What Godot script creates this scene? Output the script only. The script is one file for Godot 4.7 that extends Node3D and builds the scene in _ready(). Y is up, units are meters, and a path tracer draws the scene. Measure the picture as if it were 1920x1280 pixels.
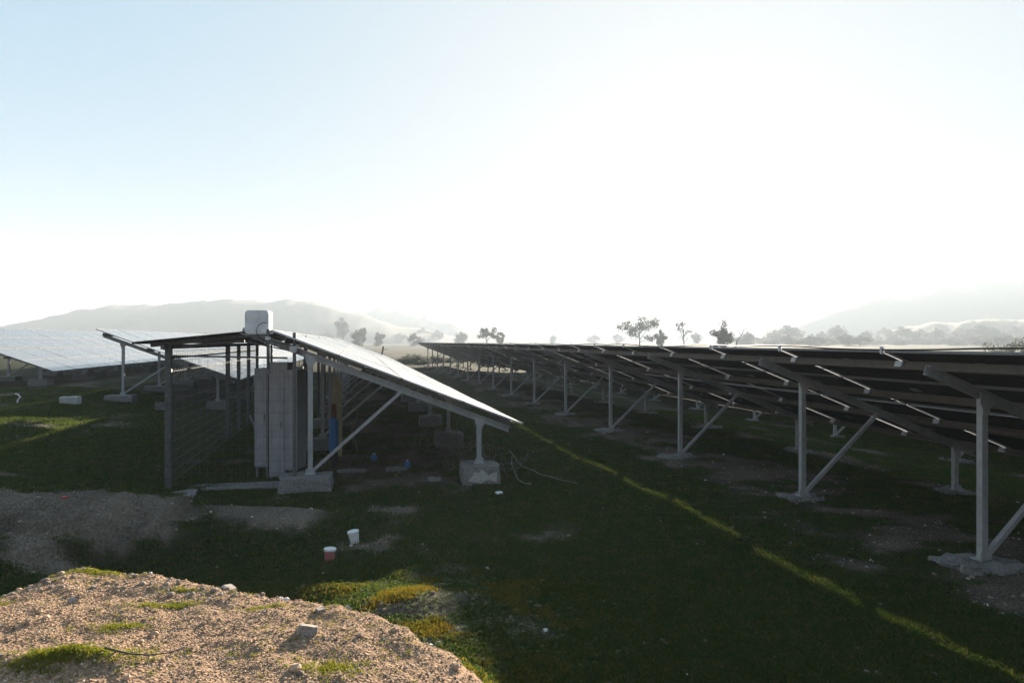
extends Node3D

const TURN := 0.22340          # rows run 12.8 degrees left of the view
const EXPO := 5.8
var CT := cos(TURN)
var SN := sin(TURN)
var rng := RandomNumberGenerator.new()
var n_low := FastNoiseLite.new()
var n_mid := FastNoiseLite.new()
var n_fine := FastNoiseLite.new()
var n_patch := FastNoiseLite.new()
var M := {}
var taken := {}
var crest := [[-9.0, 4.0, 0.3], [-6.0, 4.5, 0.34], [-4.6, 4.85, 0.44], [-3.95, 5.15, 0.52], [-3.5, 5.62, 0.62], [-2.9, 5.5, 0.64], [-2.35, 5.25, 0.62], [-1.55, 5.02, 0.60], [-0.95, 4.68, 0.54], [-0.42, 4.3, 0.42], [0.05, 3.85, 0.26], [0.5, 3.35, 0.1], [1.2, 2.4, 0.0]]

# ---------------------------------------------------------------- helpers
func lin(r: float, g: float, b: float) -> Color:
	return Color(r, g, b).linear_to_srgb()

func P(lat: float, al: float, h: float) -> Vector3:
	return Vector3(CT * lat - SN * al, h, -(SN * lat + CT * al))

func smooth(a: float, b: float, x: float) -> float:
	var t := clampf((x - a) / (b - a), 0.0, 1.0)
	return t * t * (3.0 - 2.0 * t)

func crest_at(x: float) -> Vector2:
	if x <= -9.0: return Vector2(4.0, 0.3)
	for i in range(crest.size() - 1):
		var a: Array = crest[i]
		var b: Array = crest[i + 1]
		if x <= b[0]:
			var t: float = smooth(a[0], b[0], x) * 0.5 + 0.5 * (x - a[0]) / (b[0] - a[0])
			return Vector2(lerpf(a[1], b[1], t), lerpf(a[2], b[2], t))
	return Vector2(2.0, 0.0)

func mound(x: float, z: float) -> float:
	if z > 9.0 or x > 1.2 or x < -11.0: return 0.0
	var c := crest_at(x)
	var edge := c.x + 0.10 * n_mid.get_noise_2d(x * 2.2, 3.0) + 0.05 * n_fine.get_noise_2d(x * 2.0, 9.0)
	var bank := 1.0 - smooth(edge - 0.08, edge + 0.75, z)
	return (c.y + 0.075 * clampf(edge - z, 0.0, 6.0) * smooth(0.0, 0.3, c.y)) * bank

func blob(x: float, z: float, cx: float, cz: float, rx: float, rz: float) -> float:
	var d := Vector2((x - cx) / rx, (z - cz) / rz).length_squared()
	return exp(-d)

func G(x: float, z: float) -> float:
	var lat := CT * x + SN * z
	var al := -SN * x + CT * z
	var dist := Vector2(x, z).length()
	var h := 0.8 * smooth(-1.5, -11.0, lat) - 0.35 * smooth(9.0, 15.0, lat)
	h += 0.06 * n_low.get_noise_2d(x, z)
	if dist > 60.0:
		h += 0.5 * smooth(60.0, 300.0, dist) * n_low.get_noise_2d(x * 0.1, z * 0.1)
	if dist < 45.0:
		h += 0.022 * n_mid.get_noise_2d(x, z)
	if z < 13.0 and x < 2.0 and x > -12.0:
		var ridge := 1.0 - absf(n_mid.get_noise_2d(x * 0.55 + 40.0, z * 1.25 - x * 0.3)) * 2.2
		var lump := blob(x, z, -6.4, 8.7, 1.9, 1.4) + blob(x, z, -4.9, 8.7, 0.8, 0.8)
		var shelf := smooth(0.38, 0.55, lump + 0.45 * n_mid.get_noise_2d(x * 0.7 + 3.0, z * 1.1)) * 0.16 + smooth(0.75, 0.88, lump + 0.5 * n_mid.get_noise_2d(x * 0.9 + 23.0, z * 1.3)) * 0.12
		h += shelf + lump * (0.10 * ridge + 0.05 * n_fine.get_noise_2d(x * 0.5, z * 0.8))
		h += 0.16 * blob(x, z, -4.1, 9.65, 1.4, 0.22) + 0.14 * blob(x, z, -3.05, 9.2, 0.7, 0.4)
		h -= 0.22 * blob(x, z, -3.2, 7.7, 1.2, 0.9)
		h += 0.07 * blob(x, z, -2.45, 3.78, 0.22, 0.1)
		h -= 0.42 * blob(x, z, -4.72, 8.3, 0.22, 0.34) + 0.16 * blob(x, z, -4.35, 7.35, 0.3, 0.4)
		h += 0.10 * blob(x, z, -1.95, 6.75, 0.45, 0.22) + 0.10 * blob(x, z, -0.95, 6.35, 0.6, 0.4)
		h += 0.16 * blob(x, z, -0.25, 5.0, 1.1, 1.5)
		var m := mound(x, z)
		h += m
		var rough := smooth(0.05, 0.4, m)
		h += rough * (0.035 * n_mid.get_noise_2d(x * 1.7, z * 1.7) + 0.010 * n_fine.get_noise_2d(x, z))
		h += 0.006 * n_fine.get_noise_2d(x * 1.6 + 7.0, z * 1.6)
	return h

func dirt_at(x: float, z: float) -> float:
	var lat := CT * x + SN * z
	var al := -SN * x + CT * z
	var p := n_patch.get_noise_2d(x, z)
	var q := n_mid.get_noise_2d(x * 0.8 + 11.0, z * 0.8)
	var d := 0.22 + 0.6 * p + 0.4 * q
	if x < 2.5 and z < 13.0 and x > -13.0:
		d += 1.5 * smooth(0.06, 0.3, mound(x, z))
		d += 0.75 * blob(x, z, -6.4, 8.7, 1.9, 1.5) + 0.6 * blob(x, z, -4.9, 8.5, 0.9, 0.8) + 0.6 * blob(x, z, -4.1, 9.65, 1.3, 0.22)
		d += 0.7 * blob(x, z, -3.05, 9.15, 0.6, 0.42) + 0.5 * blob(x, z, -1.8, 10.0, 0.6, 0.4) + 0.45 * blob(x, z, -1.95, 7.0, 0.6, 0.2) + 0.8 * blob(x, z, -0.95, 6.35, 0.55, 0.35) + 0.5 * blob(x, z, -0.6, 5.3, 0.35, 0.6)
		d += (0.75 * n_mid.get_noise_2d(x * 0.45 - z * 0.15 + 5.0, z * 1.3) - 0.1) * smooth(-3.4, -4.6, x) * smooth(12.0, 10.0, z) * (1.0 - smooth(0.03, 0.15, mound(x, z)))
		d -= 0.8 * blob(x, z, -3.2, 7.7, 1.1, 0.8) + 0.5 * blob(x, z, -5.6, 7.9, 0.5, 0.12)
	# bare soil worn under the tables and in wheel tracks between the rows
	d += (0.55 + 0.6 * q) * exp(-pow((lat - 7.2) / 1.0, 2.0)) + 0.35 * exp(-pow((lat - 10.1) / 0.35, 2.0)) + 0.3 * exp(-pow((lat - 12.2) / 0.4, 2.0))
	d += (0.25 + 0.4 * q) * exp(-pow((lat - 0.6) / 1.5, 2.0)) * smooth(10.5, 11.5, al)
	d += 0.35 * exp(-pow((lat + 11.0) / 0.5, 2.0)) + 0.3 * exp(-pow((lat + 6.2) / 0.25, 2.0)) * smooth(16.0, 19.0, al)
	d -= 0.3 * exp(-pow((lat - 4.2) / 1.2, 2.0))
	d -= 0.3 * exp(-pow((lat + 4.6) / 1.2, 2.0)) * smooth(11.0, 13.0, al)
	return clampf(d, 0.0, 1.0)

func numbered(called: String) -> String:
	var k: int = taken.get(called, 0)
	taken[called] = k + 1
	return called if k == 0 else "%s_%03d" % [called, k]

func tag(o: Node, label: String, category: String, group := "", kind := "") -> void:
	if label: o.set_meta("label", label)
	if category: o.set_meta("category", category)
	if group: o.set_meta("group", group)
	if kind: o.set_meta("kind", kind)

func thing(called: String, label: String, category: String, at: Vector3, turn := 0.0, group := "") -> Node3D:
	var o := Node3D.new()
	o.name = numbered(called)
	add_child(o)
	o.position = at
	o.rotation.y = turn
	tag(o, label, category, group)
	return o

func begin() -> SurfaceTool:
	var st := SurfaceTool.new()
	st.begin(Mesh.PRIMITIVE_TRIANGLES)
	return st

func hang(called: String, mesh: Mesh, m: Material, parent: Node) -> MeshInstance3D:
	var o := MeshInstance3D.new()
	o.name = numbered(called) if parent == self else called
	o.mesh = mesh
	if m: o.material_override = m
	parent.add_child(o, true)
	return o

func obj(called: String, st: SurfaceTool, m: Material, parent: Node) -> MeshInstance3D:
	var mesh := st.commit()
	mesh.surface_set_material(0, m)
	return hang(called, mesh, null, parent)

func tri(st: SurfaceTool, a: Vector3, b: Vector3, c: Vector3, n: Vector3) -> void:
	if (b - a).cross(c - a).dot(n) > 0.0:
		var k := b
		b = c
		c = k
	for v in [a, b, c]:
		st.set_normal(n)
		st.add_vertex(v)

func quad(st: SurfaceTool, a: Vector3, b: Vector3, c: Vector3, d: Vector3, n: Vector3) -> void:
	tri(st, a, b, c, n)
	tri(st, a, c, d, n)

func extrude(st: SurfaceTool, prof: PackedVector2Array, a: Vector3, b: Vector3, up: Vector3) -> void:
	var d := (b - a).normalized()
	var x := d.cross(up).normalized()
	var y := x.cross(d)
	var k := prof.size()
	for i in k:
		var p := prof[i]
		var q := prof[(i + 1) % k]
		var e := q - p
		var n := (x * e.y - y * e.x).normalized()
		var p3 := x * p.x + y * p.y
		var q3 := x * q.x + y * q.y
		quad(st, a + p3, a + q3, b + q3, b + p3, n)
	var idx := Geometry2D.triangulate_polygon(prof)
	for i in range(0, idx.size(), 3):
		var v := []
		for j in 3:
			var p: Vector2 = prof[idx[i + j]]
			v.append(x * p.x + y * p.y)
		tri(st, a + v[0], a + v[1], a + v[2], -d)
		tri(st, b + v[0], b + v[1], b + v[2], d)

func octo(w: float, h: float, c := 0.006) -> PackedVector2Array:
	var a := w / 2
	var b := h / 2
	return PackedVector2Array([Vector2(a, -b + c), Vector2(a, b - c), Vector2(a - c, b), Vector2(-a + c, b), Vector2(-a, b - c), Vector2(-a, -b + c), Vector2(-a + c, -b), Vector2(a - c, -b)])

func channel(w: float, h: float, t := 0.006) -> PackedVector2Array:
	# lipped C section, open towards +x
	var a := w / 2
	var b := h / 2
	var l := minf(0.02, h * 0.25)
	return PackedVector2Array([Vector2(a, -b), Vector2(a, -b + l), Vector2(a - t, -b + l), Vector2(a - t, -b + t), Vector2(-a + t, -b + t), Vector2(-a + t, b - t), Vector2(a - t, b - t), Vector2(a - t, b - l), Vector2(a, b - l), Vector2(a, b), Vector2(-a, b), Vector2(-a, -b)])

func beam(st: SurfaceTool, a: Vector3, b: Vector3, w: float, h: float, up := Vector3.UP, c := 0.005) -> void:
	extrude(st, octo(w, h, c), a, b, up)

func box(st: SurfaceTool, center: Vector3, size: Vector3, c := 0.006) -> void:
	extrude(st, octo(size.x, size.y, minf(c, minf(size.x, size.y) * 0.3)), center - Vector3(0, 0, size.z / 2), center + Vector3(0, 0, size.z / 2), Vector3.UP)

func tube(st: SurfaceTool, pts: Array, r0: float, r1: float, sides := 6) -> void:
	var rings := []
	var k := pts.size()
	for i in k:
		var p: Vector3 = pts[i]
		var d: Vector3 = (pts[mini(i + 1, k - 1)] - pts[maxi(i - 1, 0)]).normalized()
		var side := d.cross(Vector3.UP if absf(d.y) < 0.9 else Vector3.RIGHT).normalized()
		var up := side.cross(d)
		var ring := []
		var r := lerpf(r0, r1, float(i) / maxf(1.0, k - 1))
		for j in sides:
			var a := TAU * j / sides
			var n := side * cos(a) + up * sin(a)
			ring.append([p + n * r, n])
		rings.append(ring)
	for i in range(k - 1):
		for j in sides:
			var a: Array = rings[i][j]
			var b: Array = rings[i][(j + 1) % sides]
			var c: Array = rings[i + 1][(j + 1) % sides]
			var d: Array = rings[i + 1][j]
			for f in [[a, b, c], [a, c, d]]:
				var o: Array = f
				if (o[1][0] - o[0][0]).cross(o[2][0] - o[0][0]).dot(o[0][1]) > 0.0:
					o = [f[0], f[2], f[1]]
				for v in o:
					st.set_normal(v[1])
					st.add_vertex(v[0])
	for e in [0, k - 1]:
		var ring: Array = rings[e]
		var n: Vector3 = (pts[1] - pts[0]) * -1.0 if e == 0 else pts[k - 1] - pts[k - 2]
		for j in range(1, sides - 1):
			tri(st, ring[0][0], ring[j][0], ring[j + 1][0], n.normalized())

func lathe(st: SurfaceTool, prof: Array, sides := 24) -> void:
	# prof: [radius, height] from the bottom up; smooth round, hard along
	for i in range(prof.size() - 1):
		var a: Vector2 = prof[i]
		var b: Vector2 = prof[i + 1]
		var e := b - a
		var nn := Vector2(e.y, -e.x).normalized()
		for j in sides:
			var t0 := TAU * j / sides
			var t1 := TAU * (j + 1) / sides
			var d0 := Vector3(cos(t0), 0, sin(t0))
			var d1 := Vector3(cos(t1), 0, sin(t1))
			var v := [d0 * a.x + Vector3(0, a.y, 0), d1 * a.x + Vector3(0, a.y, 0), d1 * b.x + Vector3(0, b.y, 0), d0 * b.x + Vector3(0, b.y, 0)]
			var n := [d0 * nn.x + Vector3(0, nn.y, 0), d1 * nn.x + Vector3(0, nn.y, 0), d1 * nn.x + Vector3(0, nn.y, 0), d0 * nn.x + Vector3(0, nn.y, 0)]
			for f in [[0, 1, 2], [0, 2, 3]]:
				if (v[f[1]] - v[f[0]]).cross(v[f[2]] - v[f[0]]).length_squared() < 1e-14: continue
				var o: Array = f
				if (v[f[1]] - v[f[0]]).cross(v[f[2]] - v[f[0]]).dot(n[f[0]]) > 0.0: o = [f[0], f[2], f[1]]
				for q in o:
					st.set_normal(n[q])
					st.add_vertex(v[q])

func rough_block(size: Vector3, sd: int, rough := 0.02) -> ArrayMesh:
	# cast concrete or stone: a box of small faces, corners knocked off, base at y = 0
	var st := begin()
	var nz := FastNoiseLite.new()
	nz.seed = sd
	nz.frequency = 2.2
	var k := 7
	var put := func(u: Vector3) -> Vector3:
		var r := u
		var l := maxf(absf(u.x), maxf(absf(u.y), absf(u.z)))
		var rounded := u.normalized() * l
		var w := pow(minf(1.0, (absf(u.x) + absf(u.y) + absf(u.z)) / 3.0), 5.0)
		r = u.lerp(rounded, 0.16 * w)
		var p := r * size * 0.5
		var d := Vector3(nz.get_noise_3dv(p * 2.0), nz.get_noise_3dv(p * 2.0 + Vector3(31, 0, 0)), nz.get_noise_3dv(p * 2.0 + Vector3(0, 57, 0)))
		return p + d * rough * 2.0 + Vector3(0, size.y / 2, 0)
	for ax in 3:
		for s in [-1.0, 1.0]:
			for i in k:
				for j in k:
					var c := []
					for e in [[0, 0], [1, 0], [1, 1], [0, 1]]:
						var a: float = -1.0 + 2.0 * (i + e[0]) / k
						var b: float = -1.0 + 2.0 * (j + e[1]) / k
						var u := Vector3(s, a, b) if ax == 0 else Vector3(a, s, b) if ax == 1 else Vector3(a, b, s)
						c.append(put.call(u))
					var out: Vector3 = (c[2] - c[0]).cross(c[3] - c[1]).normalized()
					var mid: Vector3 = (c[0] + c[2]) / 2 - Vector3(0, size.y / 2, 0)
					if out.dot(mid) < 0.0: out = -out
					quad(st, c[0], c[1], c[2], c[3], out)
	return st.commit()

# ---------------------------------------------------------------- materials
func noise_tex(sd: int, freq: float, lo: Color, hi: Color, size := 512, oct := 5) -> NoiseTexture2D:
	var n := FastNoiseLite.new()
	n.seed = sd
	n.noise_type = FastNoiseLite.TYPE_SIMPLEX_SMOOTH
	n.frequency = freq
	n.fractal_octaves = oct
	var g := Gradient.new()
	g.set_color(0, lo)
	g.set_color(1, hi)
	var t := NoiseTexture2D.new()
	t.width = size
	t.height = size
	t.seamless = true
	t.noise = n
	t.color_ramp = g
	return t

func mat(color: Color, rough: float, metal := 0.0, spec := 0.5) -> StandardMaterial3D:
	var m := StandardMaterial3D.new()
	m.albedo_color = color
	m.roughness = rough
	m.metallic = metal
	m.metallic_specular = spec
	return m

func worn(color: Color, rough: float, metal: float, tex: Texture2D, scale: float) -> StandardMaterial3D:
	var m := mat(color, rough, metal)
	m.albedo_texture = tex
	m.uv1_triplanar = true
	m.uv1_scale = Vector3.ONE * scale
	return m

func make_materials() -> void:
	var blotch := noise_tex(3, 0.012, Color(0.84, 0.84, 0.83), Color(1, 1, 1))
	var spots := noise_tex(8, 0.03, Color(0.68, 0.68, 0.67), Color(1, 1, 1))
	var grit := noise_tex(21, 0.09, Color(0, 0, 0), Color(1, 1, 1))
	M.steel = worn(lin(0.42, 0.43, 0.43), 0.5, 0.2, blotch, 0.9)
	M.shaded_steel = worn(lin(0.14, 0.12, 0.10), 0.65, 0.25, blotch, 0.9)  # same steel as the posts, shade under the panels put into its colour
	M.frame = mat(lin(0.20, 0.205, 0.21), 0.7, 0.0, 0.25)
	M.alu = mat(lin(0.55, 0.56, 0.57), 0.5, 0.4)
	M.shed_steel = worn(lin(0.16, 0.17, 0.17), 0.6, 0.3, spots, 0.8)
	M.roof = worn(lin(0.10, 0.105, 0.11), 0.55, 0.4, spots, 0.5)
	M.concrete = worn(lin(0.30, 0.29, 0.28), 0.9, 0.0, spots, 1.1)
	M.concrete.heightmap_enabled = true
	M.concrete.heightmap_texture = grit
	M.concrete.heightmap_scale = 0.6
	M.lime = worn(lin(0.62, 0.61, 0.58), 0.95, 0.0, spots, 1.5)
	M.cabinet = worn(lin(0.36, 0.36, 0.38), 0.5, 0.1, blotch, 0.7)
	M.cabinet_dark = worn(lin(0.2, 0.2, 0.21), 0.6, 0.1, blotch, 0.7)
	M.white = worn(lin(0.84, 0.85, 0.86), 0.45, 0.0, blotch, 0.7)
	M.black = mat(lin(0.015, 0.015, 0.015), 0.6)
	M.wire = mat(lin(0.12, 0.12, 0.12), 0.5, 0.6)
	M.blue = worn(lin(0.015, 0.17, 0.46), 0.5, 0.0, blotch, 1.0)
	M.rust = worn(lin(0.2, 0.07, 0.03), 0.85, 0.1, spots, 2.0)
	M.cream = worn(lin(0.45, 0.38, 0.24), 0.8, 0.0, blotch, 0.8)
	M.pink = worn(lin(0.45, 0.16, 0.17), 0.6, 0.0, blotch, 2.0)
	M.twig = mat(lin(0.17, 0.145, 0.12), 0.9)
	M.bark = mat(lin(0.09, 0.075, 0.06), 0.95)
	M.red = mat(lin(0.4, 0.03, 0.03), 0.6)
	M.rock = worn(lin(0.36, 0.32, 0.28), 0.95, 0.0, spots, 3.0)
	# solar cells: thin silver lines over dark silicon, under glass
	var im := Image.create(512, 256, false, Image.FORMAT_RGB8)
	im.fill(lin(0.05, 0.056, 0.07))
	for i in 13:
		im.fill_rect(Rect2i(mini(i * 512 / 12, 509), 0, 2, 256), lin(0.15, 0.155, 0.16))
	for j in 7:
		im.fill_rect(Rect2i(0, mini(j * 256 / 6, 253), 512, 2), lin(0.15, 0.155, 0.16))
	for j in 24:
		im.fill_rect(Rect2i(0, j * 256 / 24 + 5, 512, 1), lin(0.075, 0.08, 0.09))
	im.generate_mipmaps()
	var cells := ImageTexture.create_from_image(im)
	var g := mat(Color.WHITE, 0.12, 0.0, 0.75)
	g.albedo_texture = cells
	g.roughness = 1.0
	g.roughness_texture = noise_tex(5, 0.02, Color(0.48, 0.48, 0.48), Color(0.6, 0.6, 0.6), 256)
	g.clearcoat_enabled = true
	g.clearcoat = 1.0
	g.clearcoat_roughness = 0.2
	M.glass = g
	var b := mat(lin(0.35, 0.35, 0.35), 0.75)
	b.albedo_texture = cells
	M.back = b
	# ground: colour at the vertices, grain and relief from noise
	var e := StandardMaterial3D.new()
	e.vertex_color_use_as_albedo = true
	e.albedo_texture = noise_tex(14, 0.06, Color(0.45, 0.45, 0.45), Color(1, 1, 1), 1024, 6)
	e.uv1_triplanar = true
	e.uv1_world_triplanar = true
	e.uv1_scale = Vector3.ONE * 0.37
	e.roughness = 1.0
	e.metallic_specular = 0.15
	e.heightmap_enabled = true
	e.heightmap_texture = noise_tex(17, 0.11, Color(0, 0, 0), Color(1, 1, 1), 1024, 5)
	e.heightmap_scale = 1.4
	M.ground = e
	var v := StandardMaterial3D.new()
	v.vertex_color_use_as_albedo = true
	v.roughness = 0.9
	v.metallic_specular = 0.2
	M.tint = v
	var l := v.duplicate()
	l.backlight_enabled = true
	l.backlight = Color(0.9, 0.9, 0.7)
	l.cull_mode = BaseMaterial3D.CULL_DISABLED
	M.leaf = l
	for a in [["leaf_dark", 0.035, 0.045, 0.02], ["leaf_olive", 0.07, 0.075, 0.03], ["leaf_green", 0.05, 0.085, 0.02]]:
		var t := mat(lin(a[1], a[2], a[3]), 0.8, 0.0, 0.3)
		t.backlight_enabled = true
		t.backlight = Color(0.3, 0.3, 0.3)
		t.cull_mode = BaseMaterial3D.CULL_DISABLED
		M[a[0]] = t
	M.hill = worn(lin(0.07, 0.075, 0.05), 1.0, 0.0, noise_tex(33, 0.03, Color(0.6, 0.6, 0.6), Color(1, 1, 1)), 0.004)

# ---------------------------------------------------------------- camera, sky, sun
func sky_texture(sun: Vector3) -> ImageTexture:
	var w := 512
	var h := 256
	var im := Image.create(w, h, false, Image.FORMAT_RGBF)
	var blue := Vector3(0.27, 0.52, 0.74)
	var far := Vector3(0.115, 0.225, 0.37)
	var white := Vector3(0.84, 0.86, 0.855)
	for i in h:
		var el := PI / 2 - PI * (i + 0.5) / h
		for j in w:
			var az := TAU * (j + 0.5) / w
			var d := Vector3(sin(az) * cos(el), sin(el), -cos(az) * cos(el))
			var gam := rad_to_deg(acos(clampf(d.dot(sun), -1.0, 1.0)))
			var base := blue.lerp(far, smooth(45.0, 120.0, gam))
			var wg := exp(-pow(gam / 34.0, 2.2))
			var wh := 0.85 * exp(-maxf(rad_to_deg(el), 0.0) / 11.0) * (0.45 + 0.55 * exp(-pow(gam / 70.0, 2.0)))
			var c := base.lerp(white, 1.0 - (1.0 - wg) * (1.0 - wh))
			c += Vector3(1.0, 0.98, 0.95) * 0.12 * exp(-pow(gam / 12.0, 1.3))
			c /= EXPO
			im.set_pixel(j, i, Color(c.x, c.y, c.z))
	return ImageTexture.create_from_image(im)

func set_view_and_light() -> void:
	var cam := Camera3D.new()
	cam.name = "camera"
	cam.fov = 53.13
	cam.far = 6000.0
	cam.near = 0.05
	add_child(cam)
	cam.position = Vector3(0, 2.5, 0)
	cam.current = true
	var az := deg_to_rad(15.8)
	var el := deg_to_rad(11.55)
	var sun_dir := Vector3(sin(az) * cos(el), sin(el), -cos(az) * cos(el))
	var sun := DirectionalLight3D.new()
	sun.name = "sun"
	add_child(sun)
	sun.look_at_from_position(Vector3.ZERO, -sun_dir)
	sun.light_energy = 1.6
	sun.light_color = Color(1.0, 0.94, 0.85)
	sun.light_angular_distance = 0.5
	sun.shadow_enabled = true
	var env := Environment.new()
	env.background_mode = Environment.BG_SKY
	var sky := Sky.new()
	var pm := PanoramaSkyMaterial.new()
	pm.panorama = sky_texture(sun_dir)
	sky.sky_material = pm
	env.sky = sky
	env.tonemap_mode = Environment.TONE_MAPPER_LINEAR
	env.tonemap_exposure = EXPO
	env.fog_enabled = true
	env.fog_density = 0.00085
	env.fog_light_color = Color(0.90, 0.95, 1.0)
	env.sdfgi_enabled = true
	env.ssao_enabled = true
	env.ssil_enabled = true
	var we := WorldEnvironment.new()
	we.name = "environment"
	we.environment = env
	add_child(we)

# ---------------------------------------------------------------- ground and hills
func lines(dense0: float, dense1: float, step: float, far0: float, far1: float, grow: float) -> PackedFloat32Array:
	var out := PackedFloat32Array()
	var s := step
	var x := dense0
	var before := []
	while x > far0:
		s = minf(s * grow, 120.0)
		x -= s
		before.append(x)
	before.reverse()
	for v in before: out.append(v)
	x = dense0
	while x < dense1:
		out.append(x)
		x += step
	s = step
	while x < far1:
		out.append(x)
		s = minf(s * grow, 120.0)
		x += s
	out.append(x)
	return out

func ground_color(x: float, z: float) -> Color:
	var d := dirt_at(x, z)
	var lat := CT * x + SN * z
	var m := mound(x, z)
	var v := n_mid.get_noise_2d(x * 3.1, z * 3.1)
	var w := n_low.get_noise_2d(x * 2.0 + 50.0, z * 2.0)
	var grass := Vector3(0.042, 0.060, 0.026).lerp(Vector3(0.085, 0.082, 0.042), clampf(0.35 + w + 0.4 * v, 0.0, 1.0))
	var soil := Vector3(0.24, 0.195, 0.155) * (1.0 + 0.3 * v + 0.45 * n_patch.get_noise_2d(x * 2.3 + 70.0, z * 2.3))
	soil = soil.lerp(Vector3(0.52, 0.345, 0.23) * (1.0 + 0.18 * v), smooth(0.1, 0.35, m))
	var dist := Vector2(x, z).length()
	if dist > 60.0: d *= 0.6
	var c := grass.lerp(soil, smooth(0.3, 0.75, d + 0.12 * v))
	return Color(c.x, c.y, c.z)

func make_ground() -> void:
	var xs := lines(-5.6, 1.6, 0.035, -1700.0, 1700.0, 1.075)
	var zs := lines(3.2, 8.2, 0.032, -60.0, 1700.0, 1.05)
	var nx := xs.size()
	var nz := zs.size()
	var pos := PackedVector3Array()
	var nor := PackedVector3Array()
	var col := PackedColorArray()
	var idx := PackedInt32Array()
	pos.resize(nx * nz)
	nor.resize(nx * nz)
	col.resize(nx * nz)
	for j in nz:
		for i in nx:
			pos[j * nx + i] = Vector3(xs[i], G(xs[i], zs[j]), -zs[j])
			col[j * nx + i] = ground_color(xs[i], zs[j])
	for j in nz:
		for i in nx:
			var dx := pos[j * nx + mini(i + 1, nx - 1)] - pos[j * nx + maxi(i - 1, 0)]
			var dz := pos[mini(j + 1, nz - 1) * nx + i] - pos[maxi(j - 1, 0) * nx + i]
			nor[j * nx + i] = dx.cross(dz).normalized()
	for j in nz - 1:
		for i in nx - 1:
			var a := j * nx + i
			idx.append_array([a, a + nx, a + 1, a + 1, a + nx, a + nx + 1])
	var arr := []
	arr.resize(Mesh.ARRAY_MAX)
	arr[Mesh.ARRAY_VERTEX] = pos
	arr[Mesh.ARRAY_NORMAL] = nor
	arr[Mesh.ARRAY_COLOR] = col
	arr[Mesh.ARRAY_INDEX] = idx
	var mesh := ArrayMesh.new()
	mesh.add_surface_from_arrays(Mesh.PRIMITIVE_TRIANGLES, arr)
	mesh.surface_set_material(0, M.ground)
	var o := hang("ground", mesh, null, self)
	tag(o, "", "", "", "structure")
	print("ground ", nx, " x ", nz)

func make_hill(called: String, pts: Array, dist: float, depth: float, sd: int) -> void:
	# pts: [azimuth in degrees, height in metres] along the ridge
	var nz := FastNoiseLite.new()
	nz.seed = sd
	nz.frequency = 0.012
	nz.fractal_octaves = 5
	var st := begin()
	st.set_smooth_group(0)
	var cols := 160
	var rows := 12
	var a0: float = pts[0][0]
	var a1: float = pts[pts.size() - 1][0]
	var grid := []
	for i in cols + 1:
		var az := lerpf(a0, a1, float(i) / cols)
		var h := 0.0
		for k in range(pts.size() - 1):
			if az >= pts[k][0] and az <= pts[k + 1][0]:
				h = lerpf(pts[k][1], pts[k + 1][1], smooth(pts[k][0], pts[k + 1][0], az) * 0.5 + 0.5 * (az - pts[k][0]) / (pts[k + 1][0] - pts[k][0]))
		var line := []
		for j in rows + 1:
			var t := float(j) / rows * 2.0 - 1.0
			var r := dist + t * depth
			var x := r * sin(deg_to_rad(az))
			var z := r * cos(deg_to_rad(az))
			var y := h * pow(1.0 - absf(t), 0.8) * (1.0 + 0.10 * nz.get_noise_2d(x, z)) + 2.2 * nz.get_noise_2d(x * 4.0, z * 4.0) * smooth(0.0, 20.0, h) - 2.0
			line.append(Vector3(x, y, -z))
		grid.append(line)
	for i in cols:
		for j in rows:
			var a: Vector3 = grid[i][j]
			var b: Vector3 = grid[i + 1][j]
			var c: Vector3 = grid[i + 1][j + 1]
			var d: Vector3 = grid[i][j + 1]
			for v in [a, c, b, a, d, c]: st.add_vertex(v)
	st.generate_normals()
	var o := obj(called, st, M.hill, self)
	tag(o, "", "", "", "structure")

# ---------------------------------------------------------------- solar arrays
var panel_mesh: ArrayMesh
const PL := 1.975      # a panel along the row
const PW := 1.145      # a panel down the slope
const PT := 0.032
const TILT := 0.370
const ROW_AT := [0.0, 1.161, 2.368, 3.529]     # the wider gap lies between the second and the third row

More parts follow.
